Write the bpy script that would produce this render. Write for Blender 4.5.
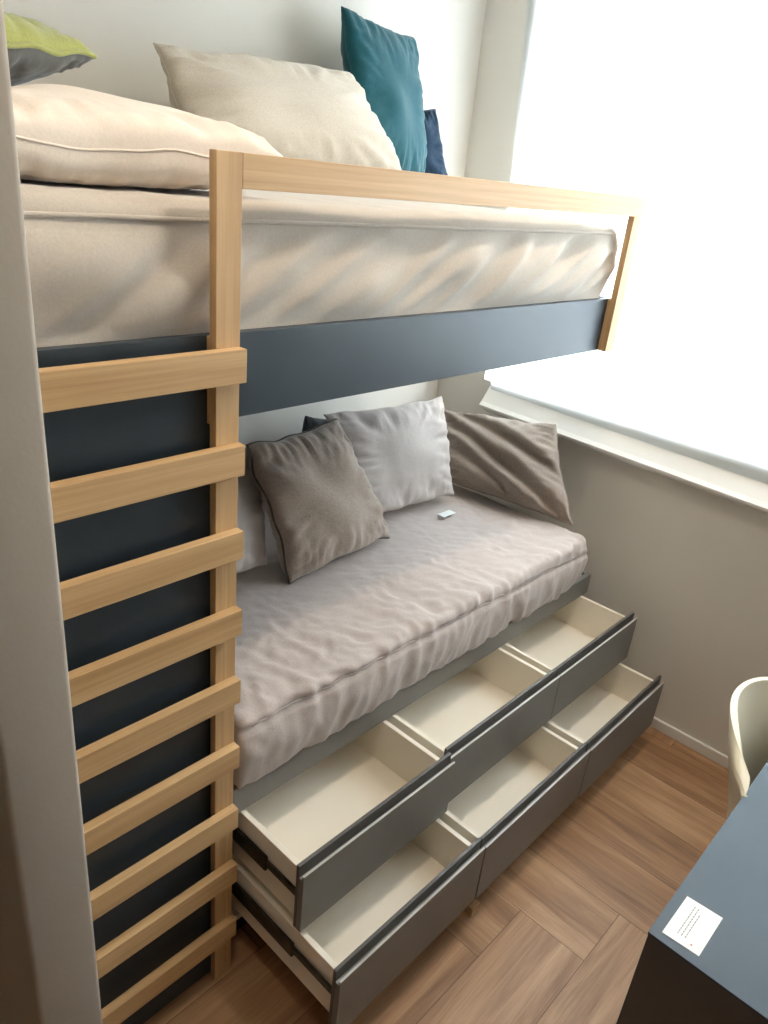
import bpy, bmesh, math, random
from mathutils import Vector, Matrix, noise

for o in list(bpy.data.objects):
    bpy.data.objects.remove(o)
S = bpy.context.scene
COL = S.collection

# ------------------------------------------------------------------ camera
R = [[0.68461, -0.722754, 0.094531], [-0.240882, -0.346733, -0.906505], [0.687957, 0.597832, -0.411475]]
cam_d = bpy.data.cameras.new('camera'); cam = bpy.data.objects.new('camera', cam_d); COL.objects.link(cam)
rt, dn, fw = (Vector(r) for r in R)
m = Matrix((rt, -dn, -fw)).transposed().to_4x4()
m.translation = Vector((-0.7227, -0.9837, 1.781))
cam.matrix_world = m
cam_d.sensor_fit = 'VERTICAL'; cam_d.sensor_height = 36.0
cam_d.lens = 744.55 / 1024 * 36.0
cam_d.clip_start = 0.01
S.camera = cam

# ------------------------------------------------------------------ world, lights, exposure
S.view_settings.view_transform = 'Standard'; S.view_settings.look = 'None'
S.view_settings.exposure = 0.0; S.view_settings.gamma = 1.0; S.view_settings.use_curve_mapping = False
W = bpy.data.worlds.new('sky'); S.world = W; W.use_nodes = True
W.node_tree.nodes['Background'].inputs[0].default_value = (0.85, 0.93, 1.0, 1)
W.node_tree.nodes['Background'].inputs[1].default_value = 1.0
S.cycles.max_bounces = 8; S.cycles.diffuse_bounces = 5; S.cycles.use_denoising = True
S.cycles.sample_clamp_indirect = 6.0

def light(name, kind, loc, power, color, rot=(0, 0, 0), **kw):
    d = bpy.data.lights.new(name, kind); o = bpy.data.objects.new(name, d); COL.objects.link(o)
    o.location = loc; o.rotation_euler = rot; d.energy = power; d.color = color
    for k, v in kw.items(): setattr(d, k, v)
    return o
# overcast daylight standing outside the window, behind the blind
light('daylight', 'AREA', (2.35, -0.35, 2.0), 500, (0.84, 0.93, 1.0), (0, math.radians(90), 0),
      shape='RECTANGLE', size=1.9, size_y=2.5)
WARM = (1.0, 0.86, 0.69)
SPOTS = [(1.36, -0.36, 2.55, 25), (0.45, -0.36, 2.55, 20), (-0.42, -0.46, 2.55, 18), (0.6, -1.3, 2.55, 7), (-0.6, -1.5, 2.55, 3)]

# ------------------------------------------------------------------ material helpers
def nt(name):
    mt = bpy.data.materials.new(name); mt.use_nodes = True
    t = mt.node_tree; b = t.nodes['Principled BSDF']
    return mt, t, b
def node(t, kind, **kw):
    n = t.nodes.new(kind)
    for k, v in kw.items():
        if k in n.inputs.keys(): n.inputs[k].default_value = v
        else: setattr(n, k, v)
    return n
def srgb(r, g, b):
    f = lambda c: (c / 255 / 12.92) if c / 255 <= 0.04045 else ((c / 255 + 0.055) / 1.055) ** 2.4
    return (f(r), f(g), f(b), 1)
def coords(t, scale):
    tc = node(t, 'ShaderNodeTexCoord'); mp = node(t, 'ShaderNodeMapping')
    mp.inputs['Scale'].default_value = scale
    t.links.new(tc.outputs['Object'], mp.inputs['Vector'])
    return mp.outputs['Vector']
def noise_mat(name, c1, c2, scale=(6, 6, 6), rough=0.6, bump=0.0, bscale=60, detail=4, spec=0.5, sheen=0.0, nscale=1.0):
    mt, t, b = nt(name)
    n = node(t, 'ShaderNodeTexNoise', Detail=detail, Scale=nscale); t.links.new(coords(t, scale), n.inputs['Vector'])
    cr = node(t, 'ShaderNodeValToRGB'); cr.color_ramp.elements[0].color = c1; cr.color_ramp.elements[1].color = c2
    cr.color_ramp.elements[0].position = 0.3; cr.color_ramp.elements[1].position = 0.7
    t.links.new(n.outputs['Fac'], cr.inputs['Fac']); t.links.new(cr.outputs['Color'], b.inputs['Base Color'])
    b.inputs['Roughness'].default_value = rough; b.inputs['Specular IOR Level'].default_value = spec
    if sheen: b.inputs['Sheen Weight'].default_value = sheen; b.inputs['Sheen Roughness'].default_value = 0.5
    if bump:
        n2 = node(t, 'ShaderNodeTexNoise', Detail=3, Scale=bscale); t.links.new(coords(t, (1, 1, 1)), n2.inputs['Vector'])
        bp = node(t, 'ShaderNodeBump', Strength=bump, Distance=0.002)
        t.links.new(n2.outputs['Fac'], bp.inputs['Height']); t.links.new(bp.outputs['Normal'], b.inputs['Normal'])
    return mt
def wood_mat(name, axis, c1, c2, rough=0.5):
    """light oak laminate: fine straight grain lines running along one axis"""
    mt, t, b = nt(name)
    sc = [150, 150, 150]; sc[axis] = 3.0
    n = node(t, 'ShaderNodeTexNoise', Detail=5, Scale=1.0, Roughness=0.65); t.links.new(coords(t, sc), n.inputs['Vector'])
    sc2 = [30, 30, 30]; sc2[axis] = 1.2
    n2 = node(t, 'ShaderNodeTexNoise', Detail=2, Scale=1.0); t.links.new(coords(t, sc2), n2.inputs['Vector'])
    mx = node(t, 'ShaderNodeMath', operation='ADD'); t.links.new(n.outputs['Fac'], mx.inputs[0]); t.links.new(n2.outputs['Fac'], mx.inputs[1])
    h = node(t, 'ShaderNodeMath', operation='MULTIPLY'); h.inputs[1].default_value = 0.5; t.links.new(mx.outputs[0], h.inputs[0])
    cr = node(t, 'ShaderNodeValToRGB'); cr.color_ramp.elements[0].color = c1; cr.color_ramp.elements[1].color = c2
    cr.color_ramp.elements[0].position = 0.36; cr.color_ramp.elements[1].position = 0.62
    t.links.new(h.outputs[0], cr.inputs['Fac']); t.links.new(cr.outputs['Color'], b.inputs['Base Color'])
    b.inputs['Roughness'].default_value = rough
    bp = node(t, 'ShaderNodeBump', Strength=0.15, Distance=0.001)
    t.links.new(n.outputs['Fac'], bp.inputs['Height']); t.links.new(bp.outputs['Normal'], b.inputs['Normal'])
    return mt
def fabric_mat(name, c1, c2, rough=0.9, weave=900, bump=0.35, sheen=0.3):
    mt, t, b = nt(name)
    v = coords(t, (1, 1, 1))
    n = node(t, 'ShaderNodeTexNoise', Detail=6, Scale=weave * 0.25, Roughness=0.8); t.links.new(v, n.inputs['Vector'])
    cr = node(t, 'ShaderNodeValToRGB'); cr.color_ramp.elements[0].color = c1; cr.color_ramp.elements[1].color = c2
    cr.color_ramp.elements[0].position = 0.35; cr.color_ramp.elements[1].position = 0.65
    t.links.new(n.outputs['Fac'], cr.inputs['Fac']); t.links.new(cr.outputs['Color'], b.inputs['Base Color'])
    n3 = node(t, 'ShaderNodeTexNoise', Detail=5, Scale=22.0, Roughness=0.55, Distortion=0.6); t.links.new(v, n3.inputs['Vector'])
    ad = node(t, 'ShaderNodeMath', operation='MULTIPLY_ADD'); ad.inputs[1].default_value = 0.25
    t.links.new(n.outputs['Fac'], ad.inputs[0]); t.links.new(n3.outputs['Fac'], ad.inputs[2])
    bp = node(t, 'ShaderNodeBump', Strength=bump, Distance=0.004)
    t.links.new(ad.outputs[0], bp.inputs['Height']); t.links.new(bp.outputs['Normal'], b.inputs['Normal'])
    b.inputs['Roughness'].default_value = rough; b.inputs['Specular IOR Level'].default_value = 0.2
    b.inputs['Sheen Weight'].default_value = sheen
    return mt

M = {}
M['wall'] = noise_mat('wall_paint', srgb(224, 219, 209), srgb(229, 224, 215), (1.5, 1.5, 1.5), 0.85, 0.12, 140, spec=0.3)
M['pier'] = noise_mat('shade_toned_wall_paint', srgb(168, 158, 145), srgb(173, 163, 150), (1.5, 1.5, 1.5), 0.85, 0.12, 140, spec=0.3)  # wall paint darkened, so the pier's shade sits in its colour
M['room'] = noise_mat('low_bounce_wall_paint', srgb(150, 141, 130), srgb(155, 146, 135), (1.5, 1.5, 1.5), 0.85)  # unseen walls, darkened to cut the light they bounce back
M['white_trim'] = noise_mat('white_trim_paint', srgb(236, 234, 228), srgb(240, 238, 232), (4, 4, 4), 0.4)
M['ceiling'] = noise_mat('ceiling_paint', srgb(235, 232, 226), srgb(240, 237, 231), (2, 2, 2), 0.9)
OC1, OC2 = srgb(181, 144, 98), srgb(208, 172, 125)
M['oak_v'] = wood_mat('oak_vertical_grain', 2, OC1, OC2)
M['oak_h'] = wood_mat('oak_horizontal_grain', 0, OC1, OC2)
M['slate'] = noise_mat('slate_blue_laminate', srgb(48, 58, 66), srgb(52, 62, 70), (8, 8, 8), 0.38, 0.05, 300)
M['desk'] = noise_mat('slate_grey_desk_laminate', srgb(63, 75, 84), srgb(67, 79, 88), (8, 8, 8), 0.5, 0.04, 300, spec=0.35)
M['desk_side'] = noise_mat('charcoal_desk_side', srgb(72, 70, 70), srgb(76, 74, 74), (8, 8, 8), 0.5)
M['greige'] = noise_mat('grey_lacquer', srgb(114, 111, 107), srgb(119, 116, 112), (6, 6, 6), 0.42, 0.03, 300)
M['grip'] = noise_mat('shade_toned_grip_strip', srgb(84, 80, 76), srgb(90, 86, 82), (6, 6, 6), 0.45)  # shade of the grip groove, put into a darker grey
M['edge'] = noise_mat('pale_lip_highlight', srgb(186, 183, 177), srgb(194, 191, 185), (20, 20, 20), 0.35)  # highlight along the drawer lips, put into a pale colour
M['inner'] = noise_mat('cream_melamine', srgb(238, 228, 210), srgb(242, 232, 215), (6, 6, 6), 0.5)
M['steel'] = noise_mat('dark_steel', srgb(60, 58, 54), srgb(92, 88, 82), (30, 30, 30), 0.35); M['steel'].node_tree.nodes['Principled BSDF'].inputs['Metallic'].default_value = 0.8
M['cover'] = fabric_mat('beige_cotton_cover', srgb(184, 173, 159), srgb(196, 186, 173), bump=0.22)
M['cover_low'] = fabric_mat('pink_beige_cotton_cover', srgb(176, 163, 155), srgb(190, 177, 169))
M['cream'] = fabric_mat('cream_cotton', srgb(222, 209, 194), srgb(231, 219, 205), bump=0.25)
M['linen'] = fabric_mat('linen_grey_beige', srgb(178, 168, 152), srgb(202, 193, 178), weave=1400)
M['teal'] = fabric_mat('teal_velvet', srgb(12, 70, 80), srgb(16, 84, 94), rough=0.75, sheen=0.25)
M['navy'] = fabric_mat('navy_blue_velvet', srgb(20, 44, 66), srgb(28, 56, 80), rough=0.75, sheen=0.2)
M['lime'] = fabric_mat('lime_green_velvet', srgb(136, 138, 66), srgb(158, 160, 86), rough=0.75, sheen=0.3)
M['dgrey'] = fabric_mat('dark_grey_cotton', srgb(70, 70, 66), srgb(86, 86, 82))
M['taupe'] = fabric_mat('taupe_chenille', srgb(142, 127, 115), srgb(170, 154, 141), weave=700)
M['taupe_dark'] = fabric_mat('dark_taupe_piping', srgb(84, 76, 70), srgb(98, 90, 82))
M['taupe2'] = fabric_mat('brown_taupe_chenille', srgb(128, 115, 104), srgb(156, 142, 130), weave=700)
M['lgrey'] = fabric_mat('light_grey_cotton', srgb(178, 168, 161), srgb(190, 180, 173))
M['greydark'] = fabric_mat('slate_grey_cotton', srgb(66, 72, 74), srgb(84, 90, 92))
M['shell'] = noise_mat('cream_plastic', srgb(226, 214, 186), srgb(229, 217, 190), (3, 3, 3), 0.4)
M['paper'] = noise_mat('white_paper', srgb(240, 240, 236), srgb(246, 246, 243), (20, 20, 20), 0.7)
M['ink'] = noise_mat('grey_ink', srgb(150, 150, 148), srgb(160, 160, 158), (20, 20, 20), 0.7)
M['red_ink'] = noise_mat('orange_red_ink', srgb(205, 110, 85), srgb(210, 118, 92), (20, 20, 20), 0.7)
M['joint'] = noise_mat('plank_joint', srgb(78, 58, 44), srgb(84, 63, 48), (5, 5, 5), 0.8)
M['black'] = noise_mat('dark_void', srgb(30, 26, 22), srgb(34, 30, 26), (5, 5, 5), 0.8)
# blind cloth: a thin weave that lets daylight through
bm_, t_, b_ = nt('blind_cloth')
tr = node(t_, 'ShaderNodeBsdfTranslucent', Color=(0.82, 0.84, 0.85, 1)); df = node(t_, 'ShaderNodeBsdfDiffuse', Color=(0.8, 0.8, 0.78, 1))
mxs = node(t_, 'ShaderNodeMixShader', Fac=0.4); t_.links.new(tr.outputs[0], mxs.inputs[1]); t_.links.new(df.outputs[0], mxs.inputs[2])
nw = node(t_, 'ShaderNodeTexNoise', Scale=500.0); t_.links.new(coords(t_, (1, 1, 1)), nw.inputs['Vector'])
bpw = node(t_, 'ShaderNodeBump', Strength=0.05); t_.links.new(nw.outputs['Fac'], bpw.inputs['Height']); t_.links.new(bpw.outputs['Normal'], df.inputs['Normal'])
t_.links.new(mxs.outputs[0], t_.nodes['Material Output'].inputs['Surface']); M['blind'] = bm_
gm, t_, b_ = nt('window_glass')
ta = node(t_, 'ShaderNodeBsdfTransparent'); gl = node(t_, 'ShaderNodeBsdfGlossy', Roughness=0.02)
mxs = node(t_, 'ShaderNodeMixShader', Fac=0.06); t_.links.new(ta.outputs[0], mxs.inputs[1]); t_.links.new(gl.outputs[0], mxs.inputs[2])
t_.links.new(mxs.outputs[0], t_.nodes['Material Output'].inputs['Surface']); M['glass'] = gm
lm, t_, b_ = nt('lamp_glow'); b_.inputs['Emission Color'].default_value = (1, .88, .72, 1); b_.inputs['Emission Strength'].default_value = 6; M['glow'] = lm
# floor planks: grain follows each plank's own UV; tone per plank
fm, t_, b_ = nt('oak_vinyl_planks')
uv = node(t_, 'ShaderNodeUVMap', uv_map='UVMap')
mp = node(t_, 'ShaderNodeMapping'); mp.inputs['Scale'].default_value = (1.6, 16, 1); t_.links.new(uv.outputs[0], mp.inputs['Vector'])
n1 = node(t_, 'ShaderNodeTexNoise', Detail=6, Scale=1.0, Roughness=0.62, Distortion=0.6); t_.links.new(mp.outputs[0], n1.inputs['Vector'])
mp2 = node(t_, 'ShaderNodeMapping'); mp2.inputs['Scale'].default_value = (6, 220, 1); t_.links.new(uv.outputs[0], mp2.inputs['Vector'])
n2 = node(t_, 'ShaderNodeTexNoise', Detail=3, Scale=1.0); t_.links.new(mp2.outputs[0], n2.inputs['Vector'])
va = node(t_, 'ShaderNodeAttribute', attribute_name='tone')
s1 = node(t_, 'ShaderNodeMath', operation='MULTIPLY_ADD'); s1.inputs[1].default_value = 0.28; t_.links.new(n2.outputs['Fac'], s1.inputs[0]); t_.links.new(n1.outputs['Fac'], s1.inputs[2])
s2 = node(t_, 'ShaderNodeMath', operation='MULTIPLY_ADD'); s2.inputs[1].default_value = 0.14; t_.links.new(va.outputs['Fac'], s2.inputs[0]); t_.links.new(s1.outputs[0], s2.inputs[2])
cr = node(t_, 'ShaderNodeValToRGB'); e = cr.color_ramp.elements
e[0].position = 0.40; e[0].color = srgb(104, 72, 48); e[1].position = 1.0; e[1].color = srgb(198, 158, 118)
k_ = cr.color_ramp.elements.new(0.66); k_.color = srgb(156, 115, 80)
t_.links.new(s2.outputs[0], cr.inputs['Fac']); t_.links.new(cr.outputs['Color'], b_.inputs['Base Color'])
b_.inputs['Roughness'].default_value = 0.5
bpn = node(t_, 'ShaderNodeBump', Strength=0.15, Distance=0.001); t_.links.new(s1.outputs[0], bpn.inputs['Height']); t_.links.new(bpn.outputs['Normal'], b_.inputs['Normal'])
M['floor'] = fm

# ------------------------------------------------------------------ object helpers
BASE = {}
def link(name, bm, mats, parent=None, smooth=False, origin=None):
    """all shapes are written in world coordinates; the object's origin goes to its thing's base"""
    if parent is not None:
        top = parent
        org = BASE[parent.name]
    else:
        org = Vector(origin) if origin is not None else Vector((0, 0, 0))
    bmesh.ops.translate(bm, verts=bm.verts, vec=-org)
    bmesh.ops.recalc_face_normals(bm, faces=bm.faces)
    me = bpy.data.meshes.new(name); bm.to_mesh(me); bm.free()
    for mm in (mats if isinstance(mats, (list, tuple)) else [mats]): me.materials.append(mm)
    if smooth:
        for p in me.polygons: p.use_smooth = True
    o = bpy.data.objects.new(name, me); COL.objects.link(o)
    BASE[o.name] = org
    if parent is not None: o.parent = parent
    else: o.location = org
    return o
def thing(name, loc, label, cat, group=None):
    o = bpy.data.objects.new(name, None); COL.objects.link(o); o.location = loc; o.empty_display_size = 0.05
    BASE[o.name] = Vector(loc); return tag(o, label, cat, group)
def tag(o, label, cat, group=None, kind=None):
    o['label'] = label; o['category'] = cat
    if group: o['group'] = group
    if kind: o['kind'] = kind
    return o
def struct(name, bm, mats, smooth=False):
    o = link(name, bm, mats, smooth=smooth); o['kind'] = 'structure'; return o
def box(lo, hi, bev=0.0, seg=2, bm=None, mi=0):
    own = bmesh.new()
    bmesh.ops.create_cube(own, size=1.0)
    lo, hi = Vector(lo), Vector(hi)
    for v in own.verts: v.co = Vector((lo[i] + (v.co[i] + 0.5) * (hi[i] - lo[i]) for i in range(3)))
    if bev:
        bmesh.ops.bevel(own, geom=own.edges[:], offset=bev, segments=seg, profile=0.5, affect='EDGES')
    for f in own.faces: f.material_index = mi
    if bm is None: return own
    merge(bm, own); return bm
def merge(dst, src):
    vm = {v: dst.verts.new(v.co) for v in src.verts}
    for f in src.faces:
        try:
            nf = dst.faces.new([vm[v] for v in f.verts]); nf.material_index = f.material_index; nf.smooth = f.smooth
        except ValueError: pass
    src.free()
def tube(path, r, bm=None, closed=False, n=8):
    bm = bm or bmesh.new(); rings = []
    P = [Vector(p) for p in path]
    for i, p in enumerate(P):
        a = P[i - 1] if (i or closed) else P[i]; b = P[(i + 1) % len(P)] if (i < len(P) - 1 or closed) else P[i]
        d = (b - a).normalized(); s = Vector((0, 0, 1)) if abs(d.z) < 0.9 else Vector((1, 0, 0))
        u = d.cross(s).normalized(); w = d.cross(u)
        rr = r[i] if isinstance(r, (list, tuple)) else r
        rings.append([bm.verts.new(p + (u * math.cos(t) + w * math.sin(t)) * rr) for t in (2 * math.pi * k / n for k in range(n))])
    L = len(rings)
    for i in range(L if closed else L - 1):
        A, B = rings[i], rings[(i + 1) % L]
        for k in range(n): bm.faces.new((A[k], A[(k + 1) % n], B[(k + 1) % n], B[k]))
    if not closed:
        bm.faces.new(rings[0][::-1]); bm.faces.new(rings[-1])
    return bm
def soft_box(lo, hi, r, res, fn):
    """rounded box made of fine grids, each vertex pushed along its normal by fn(p, n)"""
    bm = bmesh.new(); lo, hi = Vector(lo), Vector(hi); ilo = lo + Vector((r, r, r)); ihi = hi - Vector((r, r, r))
    for ax in range(3):
        a, b = (ax + 1) % 3, (ax + 2) % 3
        na = max(2, int((hi[a] - lo[a]) / res)); nb = max(2, int((hi[b] - lo[b]) / res))
        for side in (0, 1):
            g = []
            for i in range(na + 1):
                row = []
                for j in range(nb + 1):
                    p = Vector((0, 0, 0)); p[ax] = (lo, hi)[side][ax]
                    p[a] = lo[a] + (hi[a] - lo[a]) * i / na; p[b] = lo[b] + (hi[b] - lo[b]) * j / nb
                    q = Vector((min(max(p[k], ilo[k]), ihi[k]) for k in range(3)))
                    n = (p - q).normalized(); c = q + n * r
                    row.append(bm.verts.new(c + n * fn(c, n)))
                g.append(row)
            for i in range(na):
                for j in range(nb): bm.faces.new((g[i][j], g[i + 1][j], g[i + 1][j + 1], g[i][j + 1]))
    bmesh.ops.remove_doubles(bm, verts=bm.verts, dist=0.0008)
    return bm
def nz(x, y, z=0.0): return noise.noise(Vector((x, y, z)))
def sstep(a, b, x):
    t = min(1, max(0, (x - a) / (b - a))); return t * t * (3 - 2 * t)

def pillow_surface(c, T, pinch, seed, wr, bend, fold, sag, under=1.0, full=0.36):
    """c: bl, br, tr, tl seam corners; returns point function P(u, v, side)"""
    bl, br, tr_, tl = (Vector(q) for q in c)
    N = ((br - bl) + (tr_ - tl)).cross((tl - bl) + (tr_ - br)).normalized()
    def P(u, v, side):
        x = u * (1 - pinch * (1 - v * v)); y = v * (1 - pinch * (1 - u * u))
        a, b = (x + 1) / 2, (y + 1) / 2
        p = (bl * (1 - a) + br * a) * (1 - b) + (tl * (1 - a) + tr_ * a) * b
        rim = max(abs(u), abs(v)) ** 4
        p = p + N * (rim * 0.9 * wr * nz(u * 2.1 + seed, v * 2.1, 2.2)) + Vector((nz(v * 3 + seed, u * 2, 1), nz(u * 2, v * 3, seed), nz(u * 3, v * 2 + seed, 5))) * (0.5 * wr * rim)
        e = max(0.0, (1 - u * u) * (1 - v * v))
        t = T * (e ** full)
        if side < 0: t *= under
        if sag: t *= 1 + sag * (-v) * 0.5
        # gathers running in from the seams and out of the corners
        d = min(1 - abs(u), 1 - abs(v))
        ang = math.atan2(v, u)
        w = nz(ang * 7 + seed, (u * u + v * v) * 0.9, seed * 3.1) * sstep(1.0, 0.35, 1 - max(abs(u), abs(v)) + 0.35) * 1.0
        rg = lambda q: 0.35 - 1.6 * abs(q)
        edge = math.exp(-((1 - abs(v)) / 0.34) ** 2) * rg(nz(u * 7 + seed * 5, v * 1.8, side)) + math.exp(-((1 - abs(u)) / 0.34) ** 2) * rg(nz(v * 7 + seed * 7, u * 1.8, side + 4))
        big = nz(u * 1.7 + seed, v * 1.7 - seed, side * 3)
        t += (e ** 0.3) * (wr * (w * 1.1 + edge * 1.3) + wr * 1.3 * big)
        off = N * (side * t)
        if bend: off += N * bend * (1 - u * u) 
        if fold: off += N * fold(u, v) * (e ** 0.25)
        return p + off
    return P, N
def make_pillow(name, c, T, mats, label, cat='cushion', pinch=0.07, seed=1.0, wr=0.006, bend=0.0, fold=None, sag=0.3, pipe=0.0, pipe_mat=None, n=64, group=None, two=None, under=1.0, rest=None, full=0.36):
    P, N = pillow_surface(c, T, pinch, seed, wr, bend, fold, sag, under, full)
    if rest is not None:
        P0 = P
        def P(u, v, side):
            q = P0(u, v, side); q.z = max(q.z, rest + 0.0015 * nz(q.x * 9, q.y * 9)); return q
    base = sum((Vector(q) for q in c), Vector((0, 0, 0))) / 4; base.z = min(q[2] for q in c)
    root = thing(name, base, label, cat, group)
    def grid(side):
        bm = bmesh.new(); g = []
        m_ = lambda i: math.sin((i / n - 0.5) * math.pi)      # denser near the seam
        for i in range(n + 1): g.append([bm.verts.new(P(m_(i), m_(j), side)) for j in range(n + 1)])
        for i in range(n):
            for j in range(n):
                f = (g[i][j], g[i + 1][j], g[i + 1][j + 1], g[i][j + 1])
                bm.faces.new(f if side > 0 else f[::-1])
        return bm
    if two:
        f_ = grid(1); b_ = grid(-1)
        link('front_cover', f_, two[0], root, True); link('back_cover', b_, two[1], root, True)
    else:
        bm = grid(1); merge(bm, grid(-1)); bmesh.ops.remove_doubles(bm, verts=bm.verts, dist=0.0006)
        link('cushion_cover', bm, mats, root, True)
    if pipe:
        path = []; K = 40
        for s in range(4):
            for k in range(K):
                q = math.sin((k / K - 0.5) * math.pi)
                uv_ = [(q, -1), (1, q), (-q, 1), (-1, -q)][s]
                path.append(P(uv_[0], uv_[1], 0))
        link('piping', tube(path, pipe, closed=True, n=8), pipe_mat or mats, root, True)
    return root

# ================================================================== THE SETTING
XW, YB, ZC = 1.696, 0.895, 2.62        # window wall, bunk back wall, ceiling
XL, YF = -2.3, -2.6
# floor: planks laid herringbone, each 195 mm wide
def floor_mesh():
    bm = bmesh.new(); uvl = bm.loops.layers.uv.new('UVMap'); tone = bm.loops.layers.float_color.new('tone')
    Wd, k = 0.195, 6; ox, oy = 0.665, -0.612; rnd = random.Random(4)
    def quad(x0, x1, y0, y1, vert):
        x0, x1, y0, y1 = max(x0, XL), min(x1, XW), max(y0, YF), min(y1, YB)
        if x1 - x0 < 0.004 or y1 - y0 < 0.004: return
        g = 0.0007
        vs = [bm.verts.new(p) for p in ((x0 + g, y0 + g, 0), (x1 - g, y0 + g, 0), (x1 - g, y1 - g, 0), (x0 + g, y1 - g, 0))]
        f = bm.faces.new(vs); r = rnd.random(); ro = rnd.random() * 40
        for lp in f.loops:
            x, y = lp.vert.co.x, lp.vert.co.y
            lp[uvl].uv = ((y + ro, x + ro * 0.37) if vert else (x + ro, y + ro * 0.37)); lp[tone] = (r, r, r, 1)
    for i in range(-18, 10):
        for j in range(-14, 12):
            s = (i + j) % (2 * k)
            if s == 0: quad(ox + i * Wd, ox + (i + 1) * Wd, oy + j * Wd, oy + (j + k) * Wd, True)
            if s == k: quad(ox + i * Wd, ox + (i + k) * Wd, oy + j * Wd, oy + (j + 1) * Wd, False)
    for f in bm.faces: f.material_index = 0
    box((XL, YF, -0.08), (XW, YB, -0.0008), bm=bm, mi=1)
    return bm
bmf = floor_mesh()
fl = struct('floor', bmf, [M['floor'], M['joint']])
struct('ceiling', box((XL - .1, YF - .1, ZC), (XW + .2, YB + .1, ZC + .08)), M['ceiling'])
struct('wall_back', box((XL - .1, YB, -0.08), (XW + .2, YB + .1, ZC)), M['wall'])
struct('wall_front', box((XL - .1, YF - .1, -0.08), (XW + .2, YF, ZC)), M['room'])
struct('wall_far_left', box((XL - .1, YF, -0.08), (XL, YB, ZC)), M['room'])
WY0, WY1, WZ0, WZ1 = -1.75, 0.668, 1.085, 2.5
wr_ = bmesh.new()
box((XW, YF, -0.08), (XW + .2, YB, WZ0), bm=wr_); box((XW, YF, WZ1), (XW + .2, YB, ZC), bm=wr_)
box((XW, YF, WZ0), (XW + .2, WY0, WZ1), bm=wr_); box((XW, WY1, WZ0), (XW + .2, YB, WZ1), bm=wr_)
struct('wall_right', wr_, M['wall'])
struct('wall_left', box((-0.474, -0.15, 0), (-0.3725, YB, ZC), 0.008, 4), M['pier'], True)
# trim along the floor of the window wall
struct('baseboard_right', box((XW - 0.012, YF, 0.0), (XW, -0.0, 0.043), 0.003), M['white_trim'])
# window: frame with glass in the opening
wf = bmesh.new(); xf0, xf1 = XW + .12, XW + .17
box((xf0, WY0, WZ0), (xf1, WY0 + .03, WZ1), bm=wf); box((xf0, WY1 - .03, WZ0), (xf1, WY1, WZ1), bm=wf)
box((xf0, WY0 + .03, WZ0), (xf1, WY1 - .03, WZ0 + .05), bm=wf); box((xf0, WY0 + .03, WZ1 - .05), (xf1, WY1 - .03, WZ1), bm=wf)
win = struct('window_1', wf, M['white_trim']); BASE[win.name] = Vector((0, 0, 0))
link('window_pane', box((xf0 + .02, WY0 + .03, WZ0 + .05), (xf0 + .026, WY1 - .03, WZ1 - .05)), M['glass'], win)
# sloping sill board below the window, its room edge a thin upright lip
sl = bmesh.new()
def sill_sec(y, dz):
    return [Vector((x, y, z + dz)) for x, z in ((XW - .001, 0.962), (1.652, 0.990), (1.641, 0.990), (1.639, 0.999), (1.652, 1.011), (XW - .001, 1.066))]
A = [sl.verts.new(p) for p in sill_sec(0.636, 0)]; B = [sl.verts.new(p) for p in sill_sec(-1.9, -0.075)]
for i in range(6): sl.faces.new((A[i], A[(i + 1) % 6], B[(i + 1) % 6], B[i]))
sl.faces.new(A[::-1]); sl.faces.new(B)
struct('trim_1', sl, M['white_trim'])

# ================================================================== ROLLER BLIND
rb = thing('roller_blind', (1.67, -0.6, 1.06), 'white roller blind glowing with daylight over the window beside the bunk', 'blind')
bb = bmesh.new()
xb0, xb1 = XW - 0.012, XW - 0.0095
def bs(x): return [Vector(p) for p in ((x, 0.625, 1.058), (x, -1.8, 0.985), (x, -1.8, 2.5), (x, 0.728, 2.5))]
A = [bb.verts.new(p) for p in bs(xb0)]; B = [bb.verts.new(p) for p in bs(xb1)]
bb.faces.new(A); bb.faces.new(B[::-1])
for i in range(4): bb.faces.new((A[i], B[i], B[(i + 1) % 4], A[(i + 1) % 4]))
link('blind_fabric', bb, M['blind'], rb)
link('blind_roller', tube([(XW - .03, -1.81, 2.52), (XW - .03, 0.735, 2.52)], 0.022, n=20), M['white_trim'], rb, True)

# ================================================================== CEILING LAMPS
for k, (x, y, z, pw) in enumerate(SPOTS):
    where = ['closest to the window above the bunk ladder side', 'above the middle of the bunk', 'above the ladder', 'over the desk', 'over the open floor away from the bunk'][k]
    t = thing('ceiling_spotlight', (x, y, ZC), 'small round recessed ceiling spotlight ' + where, 'lamp', 'recessed ceiling spotlights')
    rg = bmesh.new(); n = 28; pr = [(0.052, 0), (0.052, -0.004), (0.044, -0.006), (0.038, 0.0)]
    rings = [[rg.verts.new((x + r * math.cos(2 * math.pi * i / n), y + r * math.sin(2 * math.pi * i / n), ZC + h)) for i in range(n)] for r, h in pr]
    for a in range(len(pr) - 1):
        for i in range(n): rg.faces.new((rings[a][i], rings[a][(i + 1) % n], rings[a + 1][(i + 1) % n], rings[a + 1][i]))
    link('lamp_ring', rg, M['white_trim'], t, True)
    dsc = bmesh.new(); bmesh.ops.create_circle(dsc, cap_ends=True, radius=0.037, segments=24, matrix=Matrix.Translation((x, y, ZC - 0.001)))
    link('lamp_lens', dsc, M['glow'], t)
    light('spot_beam', 'SPOT', (x, y, ZC - 0.02), pw, WARM, spot_size=math.radians(150), spot_blend=0.7, shadow_soft_size=0.02)

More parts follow.
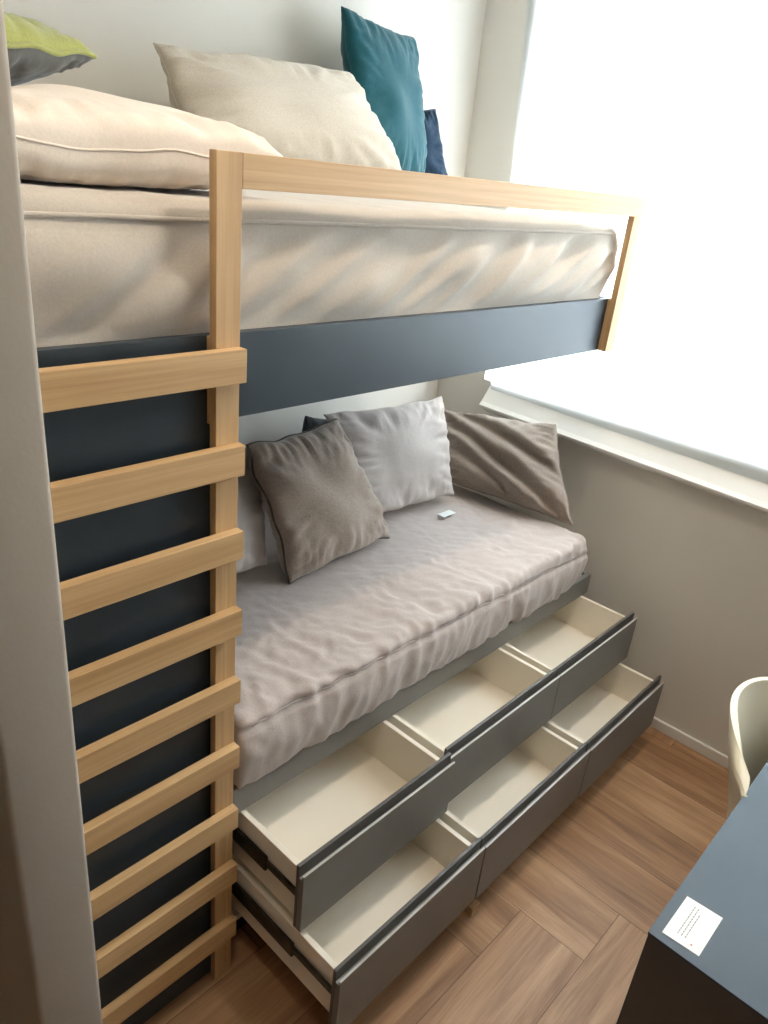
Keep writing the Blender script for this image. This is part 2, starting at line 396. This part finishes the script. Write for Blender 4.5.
# ================================================================== LOFT BED
GY0, GY1, PB = -0.0176, 0.0, 0.0076
bed = thing('loft_bed', (0.47, 0.44, 1.383), 'slate blue upper bunk with an oak guard rail, above the sofa bed', 'bunk bed')
link('front_panel', box((-0.0004, PB, 1.383), (1.300, PB + .018, 1.5263), 0.0012), M['slate'], bed)
link('end_board', box((1.300 - .018, PB + .019, 1.383), (1.300, YB - .002, 1.5263), 0.0012), M['slate'], bed)
link('back_board', box((-0.3725, YB - .02, 1.383), (1.281, YB - .002, 1.5263), 0.0012), M['slate'], bed)
link('bed_base', box((-0.3725, PB + .019, 1.388), (1.281, YB - .021, 1.406), 0.001), M['slate'], bed)
gr = link('guard_rail', box((0.0, GY0, 1.7415), (1.314, GY1, 1.79), 0.0012), M['oak_h'], bed)
link('rail_post', box((1.268, GY0, 1.383), (1.3138, GY1, 1.7412), 0.0012), M['oak_v'], gr)
link('rail_spacer', box((1.268, GY1, 1.383), (1.3138, PB - .0001, 1.5263), 0.0006), M['oak_v'], gr)
link('rail_spacer', box((-0.046, GY1, 1.383), (0.0, PB - .0001, 1.5263), 0.0006), M['oak_v'], gr)
br_ = bmesh.new()
tube([(0.004, 0.0, 1.733), (0.010, 0.006, 1.739)], 0.004, br_, n=10)
link('screw_cap', br_, M['steel'], gr, True)
# tall slate panel closing the bunk's left end, ladder in front of it
pb_ = box((-0.3725, PB, 0.0), (-0.0008, PB + .018, 1.5263), 0.0008); box((-0.0008, PB, 0.0), (0.0125, PB + .018, 1.3815), 0.0008, 2, pb_)
pn = link('closing_panel', pb_, M['slate'], origin=(-0.18, PB, 0))
tag(pn, 'tall dark slate blue panel behind the oak ladder', 'panel')

# ================================================================== LADDER
lad = thing('bunk_ladder', (-0.18, -0.01, 0), 'light oak ladder with nine flat rungs fixed at the left end of the bunk', 'ladder')
link('stile', box((-0.046, GY0, 0.0), (-0.0003, GY1, 1.79), 0.0012), M['oak_v'], lad)
link('stile', box((-0.372, GY0, 0.0), (-0.327, GY1, 1.52), 0.0012), M['oak_v'], lad)
for z in (1.5106, 1.3502, 1.1906, 1.0294, 0.8703, 0.7045, 0.5359, 0.3715, 0.1941):
    link('rung', box((-0.372, GY0 - .0202, z - 0.0545), (-0.001, GY0 - .0002, z), 0.0014), M['oak_h'], lad)

# ================================================================== STORAGE BASE WITH SIX DRAWERS
X0, X1, X2, X3 = 0.0231, 0.5206, 1.0467, 1.5578
cab = thing('storage_bed_base', (0.8, 0.43, 0), 'grey lacquered daybed base with six pulled-out drawers', 'bed base')
CL, CR_ = 0.0135, 1.5757
link('top_rail', box((CL, 0.0, 0.4723), (CR_, 0.018, 0.5475), 0.0012), M['greige'], cab)
link('side_panel', box((CL, 0.0185, 0.0), (CL + .012, YB - .003, 0.5475), 0.001), M['greige'], cab)
link('side_panel', box((CR_ - .012, 0.0185, 0.0), (CR_, YB - .003, 0.5475), 0.001), M['greige'], cab)
link('bottom_board', box((CL + .0125, 0.02, 0.09), (CR_ - .0125, YB - .003, 0.106), 0.001), M['inner'], cab)
link('back_board', box((CL + .0125, YB - .02, 0.1065), (CR_ - .0125, YB - .003, 0.515), 0.001), M['inner'], cab)
link('top_board', box((CL + .0125, 0.0185, 0.515), (CR_ - .0125, YB - .003, 0.533), 0.001), M['inner'], cab)
for xd in (X1, X2):
    link('divider', box((xd - .0085, 0.0185, 0.1065), (xd + .0085, YB - .021, 0.5145), 0.001), M['greige'], cab)
link('plinth', box((CL + .0125, 0.05, 0.0), (CR_ - .0125, 0.066, 0.0895), 0.001), M['black'], cab)
def drawer(x0, x1, d, zb, zt, zfloor, ztop, end_slide):
    """tray of cream boards, grey front with recessed grip strip, runners"""
    xa, xb = x0 + .0125, x1 - .0125; ya, yb = -d + .0235, -d + .0235 + 0.47
    th = 0.013
    tray = bmesh.new()
    zb_ = zfloor - .01
    box((xa, ya, zb_ - .008), (xa + th, yb, ztop), 0.0008, 1, tray); box((xb - th, ya, zb_ - .008), (xb, yb, ztop), 0.0008, 1, tray)
    box((xa + th, yb - th, zb_ - .008), (xb - th, yb, ztop), 0.0008, 1, tray); box((xa + th, ya, zb_), (xb - th, yb - th, zfloor), 0, 1, tray)
    box((xa + th, ya, zfloor), (xb - th, ya + .008, ztop), 0.0006, 1, tray)
    dr = link('drawer', tray, M['inner'], cab)
    fb = box((x0 + .0008, -d, zb), (x1 - .0008, -d + .0145, zt - .012), 0.0010)
    box((x0 + .0008, -d, zt - .013), (x1 - .0008, -d + .0045, zt - .0003), 0.0006, 1, fb)
    link('drawer_front', fb, M['greige'], dr)
    link('front_edge', box((x0 + .0008, -d - .0006, zt - .0003), (x1 - .0008, -d + .0048, zt + .0012), 0.0006, 1), M['edge'], dr)  # thin strip added to carry the lip's highlight
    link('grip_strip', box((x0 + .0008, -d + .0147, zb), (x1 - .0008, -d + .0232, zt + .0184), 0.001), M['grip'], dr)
    zs = (zb + ztop) / 2 + (0.012 if zb > .2 else 0.03)
    for s in (0, 1):
        xs = (xa - .0105, xa - .0002) if s == 0 else (xb + .0002, xb + .0105)
        sb = bmesh.new()
        box((xs[0] + .003, ya - .012, zs - .009), (xs[1] - .003 + .0028, yb - .1, zs + .009), 0.0015, 1, sb)
        box((xs[0], -0.10 if d < .3 else -0.20, zs - .02), (xs[1] - .0015, 0.05, zs + .02), 0.002, 1, sb)
        link('drawer_runner', sb, M['steel'], dr)
for x0, x1, d in ((X0, X1, .2228), (X1, X2, .2073), (X2, X3, .2075)):
    drawer(x0, x1, d, .3100, .4739, .338, .468, False)
for x0, x1, d in ((X0, X1, .3501), (X1, X2, .3519), (X2, X3, .3535)):
    drawer(x0, x1, d, .1037, .2882, .160, .285, True)

wb = link('wooden_block', box((0.545, -0.338, 0.0), (0.580, -0.312, 0.030), 0.002), M['oak_h'], origin=(0.56, -0.325, 0))
tag(wb, 'small wooden block on the floor under the lower left drawer', 'block')

# ================================================================== MATTRESSES
def fn_up(p, n):
    x, y, z = p
    f = 0.0
    side = max(0.0, -n.y)
    if side > 0:
        hz = (z - 1.53) / 0.17
        s = x - 1.7 * (z - 1.6)
        wgt = 0.35 + 0.65 * sstep(0.35, 1.1, x)
        r1 = nz(s * 9, z * 3.0 + x, 1.3); r2 = nz(s * 24, z * 4, 4.7) * 1.6
        f += side * wgt * (0.030 * (1 - 2.6 * abs(r1)) - 0.013 + 0.005 * r2) * math.sin(math.pi * min(1, max(0, 0.12 + hz * .8)))
        f += side * 0.016 * nz(x * 3.2 + z * 5, z * 5, 8.0) * (1 - 0.6 * sstep(0.4, 0.9, x))
        f += side * 0.014 * math.sin(math.pi * min(1, max(0, hz)))
        # the edge drawn in just under the piping
        f -= side * 0.004 * math.exp(-((z - 1.684) / .006) ** 2)
    f *= (1 - 0.85 * math.exp(-((z - 1.695) / .02) ** 2)) if side > 0.3 else 1
    if side > 0.3: f *= sstep(1.518, 1.55, z)
    if side > 0: f *= 1 - 0.7 * sstep(1.17, 1.26, x)
    if n.x > 0: f += n.x * (0.005 * nz(y * 9, z * 3 + 2, 2.2) + 0.034 * math.sin(math.pi * min(1, max(0, (z - 1.53) / .2))))
    if n.z > 0: f += n.z * (0.003 * nz(x * 3, y * 3, 5.5) - 0.008 - 0.018 * sstep(1.08, 1.25, x) + 0.0025 * nz(x * 16, y * 12, 7))
    return f
mu = thing('upper_mattress', (0.47, 0.45, 1.407), 'thick mattress in a creased beige cover on the upper bunk', 'mattress')
link('mattress_cover', soft_box((-0.366, 0.027, 1.4075), (1.279, 0.868, 1.731), 0.036, 0.011, fn_up), M['cover'], mu, True)
pp = [(-0.36 + 0.02 * i, 0.027 - fn_up(Vector((-0.36 + 0.02 * i, 0.027, 1.6935)), Vector((0, -1, 0))) - .001, 1.6935 + 0.0012 * nz(i * 0.11, 3.3)) for i in range(81)]
pp += [(1.268, 0.035, 1.690), (1.288, 0.05, 1.688)] + [(1.298, 0.07 + .04 * i, 1.686) for i in range(20)]
link('piping', tube(pp, 0.0035, n=8), M['cover'], mu, True)

def fn_lo(p, n):
    x, y, z = p
    f = 0.0
    top = max(0.0, n.z); side = max(0.0, -n.y)
    # the cover is pulled in gathers along the front seam
    wx = x + 0.05 * nz(x * 6, y * 9 + z * 6, 8.8) + 0.25 * y
    g = (0.4 + 0.9 * abs(nz(x * 3.1, 7.7))) * 1.5 * (0.010 * (1 - 2.6 * abs(nz(wx * 12, 2.1 + z * 5 + y * 3, 6.2))) - 0.004)
    g2 = 0.004 * nz(x * 31 + y * 8, z * 9, 2.9)
    near = math.exp(-((y - 0.02) / 0.16) ** 2)
    f += top * near * (g * 0.8 + g2)
    g3 = 0.0035 * nz(wx * 40 + y * 20, y * 30 + z * 26, 4.1) + 0.003 * (0.5 - 1.8 * abs(nz(wx * 24 - y * 14, y * 16 + z * 16, 7.3)))
    f += top * g3 * (0.35 + 0.65 * math.exp(-((y - 0.05) / 0.25) ** 2)) + side * g3 * 0.8
    f += side * (g * 0.6 + g2 + 0.012 * math.sin(math.pi * min(1, max(0, (z - 0.56) / .15))))
    f += top * (0.007 * nz(x * 2.6, y * 3.1, 3.4) + 0.003 * nz(x * 9 + y * 5, y * 9, 9.4))
    dseam = abs(z - (0.708 - 0.02 * x)) if side > 0.3 else 9
    f -= side * 0.009 * math.exp(-(dseam / .006) ** 2)
    if n.x > 0: f += n.x * (0.010 * math.sin(math.pi * min(1, max(0, (z - 0.56) / .17))) + 0.006 * nz(y * 8, z * 4, 1))
    return f
ml = thing('lower_mattress', (0.75, 0.44, 0.549), 'mattress in a gathered greyish pink cover on the drawer base', 'mattress')
lb = soft_box((0.0165, -0.012, 0.5485), (1.464, 0.872, 0.735), 0.028, 0.008, fn_lo)
for v in lb.verts:
    if v.co.x < 0.06: v.co.x = 0.0165 + max(0.0, v.co.x - 0.0165) ** 2 / 0.0435       # pressed flat against the tall panel
    if v.co.y < -0.0012: v.co.z -= 0.016 * sstep(0.62, 0.555, v.co.z) * sstep(0.0, 0.01, -v.co.y) * (0.8 + 0.5 * nz(v.co.x * 9, 1))   # hem hangs a little over the rail
link('mattress_cover', lb, M['cover_low'], ml, True)
sp = [(0.05 + 0.02 * i, -0.012 - fn_lo(Vector((0.05 + 0.02 * i, -0.012, 0.712 - 0.02 * (0.05 + .02 * i))), Vector((0, -1, 0))), 0.711 - 0.02 * (0.05 + .02 * i)) for i in range(70)]
link('seam', tube(sp, 0.0028, n=6), M['cover_low'], ml, True)

# ================================================================== CUSHIONS, UPPER BUNK
make_pillow('bed_pillow', [(-0.345, 0.055, 1.774), (0.168, 0.085, 1.784), (0.185, 0.54, 1.786), (-0.345, 0.54, 1.776)], 0.070, M['cream'],
            'large plump cream pillow lying flat at the left of the upper bunk', 'pillow', pinch=0.03, seed=2.3, wr=0.011, sag=0, full=0.27, pipe=0.0018, under=1.0, rest=1.7285)
make_pillow('lime_cushion', [(-0.32, 0.20, 1.890), (0.010, 0.42, 1.918), (-0.07, 0.79, 1.918), (-0.34, 0.62, 1.895)], 0.060, None,
            'lime green cushion with dark grey underside on top of the cream pillow', seed=5.1, wr=0.010, sag=0, under=0.85, pipe=0.004, pipe_mat=M['lime'], two=(M['lime'], M['dgrey']), pinch=0.05)
make_pillow('linen_pillow', [(0.33, 0.60, 1.765), (1.01, 0.57, 1.765), (0.90, 0.715, 2.025), (0.30, 0.715, 1.99)], 0.075, M['linen'],
            'wide grey beige pillow leaning on the wall behind the cream pillow', 'pillow', seed=8.7, wr=0.014, pinch=0.035, pipe=0.002)
make_pillow('teal_cushion', [(0.93, 0.675, 1.76), (1.245, 0.71, 1.755), (1.225, 0.79, 2.16), (0.895, 0.76, 2.175)], 0.070, M['teal'],
            'tall teal velvet cushion leaning in the corner of the upper bunk', seed=3.9, wr=0.009, pinch=0.05, pipe=0.002)
make_pillow('navy_cushion', [(1.20, 0.82, 1.77), (1.375, 0.70, 1.765), (1.345, 0.775, 1.985), (1.18, 0.85, 1.97)], 0.045, M['navy'],
            'small navy blue cushion tucked behind the teal one', seed=6.4, wr=0.008, pinch=0.06, pipe=0.002)

# ================================================================== CUSHIONS, LOWER BED
make_pillow('grey_cushion', [(0.06, 0.42, 0.765), (0.44, 0.44, 0.765), (0.545, 0.60, 1.055), (0.10, 0.62, 1.08)], 0.06, M['lgrey'],
            'light grey cushion half hidden between ladder and taupe cushion', seed=4.4, wr=0.012)
make_pillow('taupe_cushion', [(0.45, 0.345, 0.744), (0.875, 0.375, 0.752), (0.765, 0.53, 1.11), (0.41, 0.50, 1.105)], 0.078, M['taupe'],
            'square taupe cushion with dark piping standing in front of the pale grey one', rest=0.7385, seed=7.7, wr=0.016, pipe=0.004, pipe_mat=M['taupe_dark'], pinch=0.06)
make_pillow('pale_grey_cushion', [(0.86, 0.50, 0.755), (1.30, 0.46, 0.755), (1.365, 0.61, 1.075), (0.84, 0.66, 1.08)], 0.065, M['lgrey'],
            'pale grey cushion in the middle, between the two taupe cushions', seed=9.3, wr=0.016, pinch=0.05)
make_pillow('charcoal_cushion', [(0.76, 0.74, 0.755), (1.14, 0.74, 0.755), (1.16, 0.80, 0.97), (0.865, 0.78, 1.035)], 0.045, M['greydark'],
            'charcoal cushion showing only one corner behind the taupe and pale grey cushions', seed=1.9, wr=0.006)
def slump(u, v):
    f = 0.0
    for (c0, ang, w, a) in ((-0.15, 0.75, 0.13, -0.030), (0.42, 0.6, 0.12, -0.024), (-0.62, 0.7, 0.12, -0.018), (0.1, 0.85, 0.10, -0.010)):
        d = v * math.cos(ang) + u * math.sin(ang) - c0
        f += a * math.exp(-(d / w) ** 2) - a * 0.5 * math.exp(-((d - 2 * w) / w) ** 2)
    return f
make_pillow('brown_cushion', [(1.36, 0.54, 0.775), (1.466, 0.06, 0.752), (1.602, 0.27, 1.025), (1.55, 0.74, 0.96)], 0.080, M['taupe2'],
            'crumpled brown taupe cushion slumped against the wall under the window', rest=0.7385, seed=2.8, wr=0.012, fold=slump, pipe=0.0025, pinch=0.04)
tg = link('care_tag', box((1.150, 0.372, 0.744), (1.215, 0.402, 0.7455), 0.0005, 1), M['paper'], origin=(1.19, 0.366, 0.745))
tag(tg, 'small white fabric tag lying on the lower mattress by the pale grey cushion', 'tag')

# ================================================================== DESK
DX, DY = 0.1994, -0.8141
dk = thing('desk', (0.9, -1.13, 0), 'slate grey desk with charcoal side in the lower right corner', 'desk')
link('desk_top', box((DX, -1.46, 0.7455), (1.64, DY, 0.75), 0.0006), M['desk'], dk)
link('side_panel', box((DX + .001, -1.459, 0.0), (DX + .026, DY - .001, 0.7453), 0.001), M['desk_side'], dk)
link('side_panel', box((1.612, -1.459, 0.0), (1.639, DY - .001, 0.7453), 0.001), M['desk_side'], dk)
link('modesty_panel', box((DX + .0265, -1.459, 0.35), (1.6115, -1.441, 0.7453), 0.001), M['desk_side'], dk)
cd_o = Vector((0.215, -0.830, 0.7502)); ex = Vector((0.095, -0.001, 0)); ey = Vector((0.004, -0.0575, 0))
cdm = bmesh.new()
lo_ = [cdm.verts.new(cd_o + ex * a + ey * b) for a, b in ((0, 0), (1, 0), (1, 1), (0, 1))]
hi_ = [cdm.verts.new(v.co + Vector((0, 0, .0006))) for v in lo_]
cdm.faces.new(lo_); cdm.faces.new(hi_[::-1])
for i in range(4): cdm.faces.new((lo_[i], lo_[(i + 1) % 4], hi_[(i + 1) % 4], hi_[i]))
card = thing('business_card', (0.26, -0.86, 0.75), 'white card with fine grey print on the corner of the desk', 'card')
link('card_stock', cdm, M['paper'], card)
ink = bmesh.new(); rnd = random.Random(3)
for b0 in (0.30, 0.40, 0.50):
    a = 0.16
    while a < (0.86 if b0 < .45 else .74):
        w = rnd.uniform(0.03, 0.07); p = cd_o + Vector((0, 0, .00062)); hb = 0.028
        q = [ink.verts.new(p + ex * s + ey * t_) for s, t_ in ((a, b0), (a + w, b0), (a + w, b0 + hb), (a, b0 + hb))]
        ink.faces.new(q[::-1]); a += w + 0.014
link('print', ink, M['ink'], card)
ri = bmesh.new(); bmesh.ops.create_circle(ri, cap_ends=True, radius=0.0016, segments=12, matrix=Matrix.Translation(cd_o + ex * .11 + ey * .72 + Vector((0, 0, .00063))))
link('logo', ri, M['red_ink'], card)

# ================================================================== CHAIR
ch = thing('shell_chair', (0.875, -0.93, 0), 'cream moulded shell chair pushed up to the desk from the bed side', 'chair')
prof = [(-1.17, 0.425), (-1.13, 0.445), (-1.02, 0.440), (-0.90, 0.440), (-0.82, 0.465), (-0.775, 0.53), (-0.755, 0.62), (-0.735, 0.70), (-0.715, 0.77), (-0.700, 0.812)]
hw = [0.175, 0.205, 0.225, 0.225, 0.205, 0.195, 0.235, 0.262, 0.255, 0.205]
def cat(a, t):
    f = t * (len(a) - 1); i = min(int(f), len(a) - 2); t = f - i
    g = lambda k: a[min(max(k, 0), len(a) - 1)]
    p0, p1, p2, p3 = g(i - 1), g(i), g(i + 1), g(i + 2)
    return 0.5 * ((2 * p1) + (p2 - p0) * t + (2 * p0 - 5 * p1 + 4 * p2 - p3) * t * t + (3 * p1 - p0 - 3 * p2 + p3) * t ** 3)
sb = bmesh.new(); NU, NV = 26, 44; g = []
CXc = 0.875
for i in range(NV + 1):
    t = i / NV; y = cat([q[0] for q in prof], t); z = cat([q[1] for q in prof], t); w = cat(hw, t); row = []
    bk = sstep(0.35, 0.62, t)
    for j in range(NU + 1):
        u = j / NU * 2 - 1; cu = abs(u) ** 2.4
        row.append(sb.verts.new((CXc + u * w, y - 0.105 * abs(u) ** 2.0 * bk, z + 0.05 * cu * (1 - bk) - 0.055 * abs(u) ** 3 * bk * sstep(.8, 1, t))))
    g.append(row)
for i in range(NV):
    for j in range(NU): sb.faces.new((g[i][j], g[i][j + 1], g[i + 1][j + 1], g[i + 1][j]))
sh = link('seat_shell', sb, M['shell'], ch, True)
so = sh.modifiers.new('thickness', 'SOLIDIFY'); so.thickness = 0.014; so.offset = 0
bv = sh.modifiers.new('soft_edge', 'BEVEL'); bv.width = 0.005; bv.segments = 3
for sx in (-1, 1):
    for (ya, yb) in ((-1.06, -1.12), (-0.90, -0.80)):
        link('leg', tube([(CXc + sx * .13, ya, 0.425), (CXc + sx * .205, yb, 0.0)], [0.016, 0.010], n=12), M['oak_v'], ch, True)
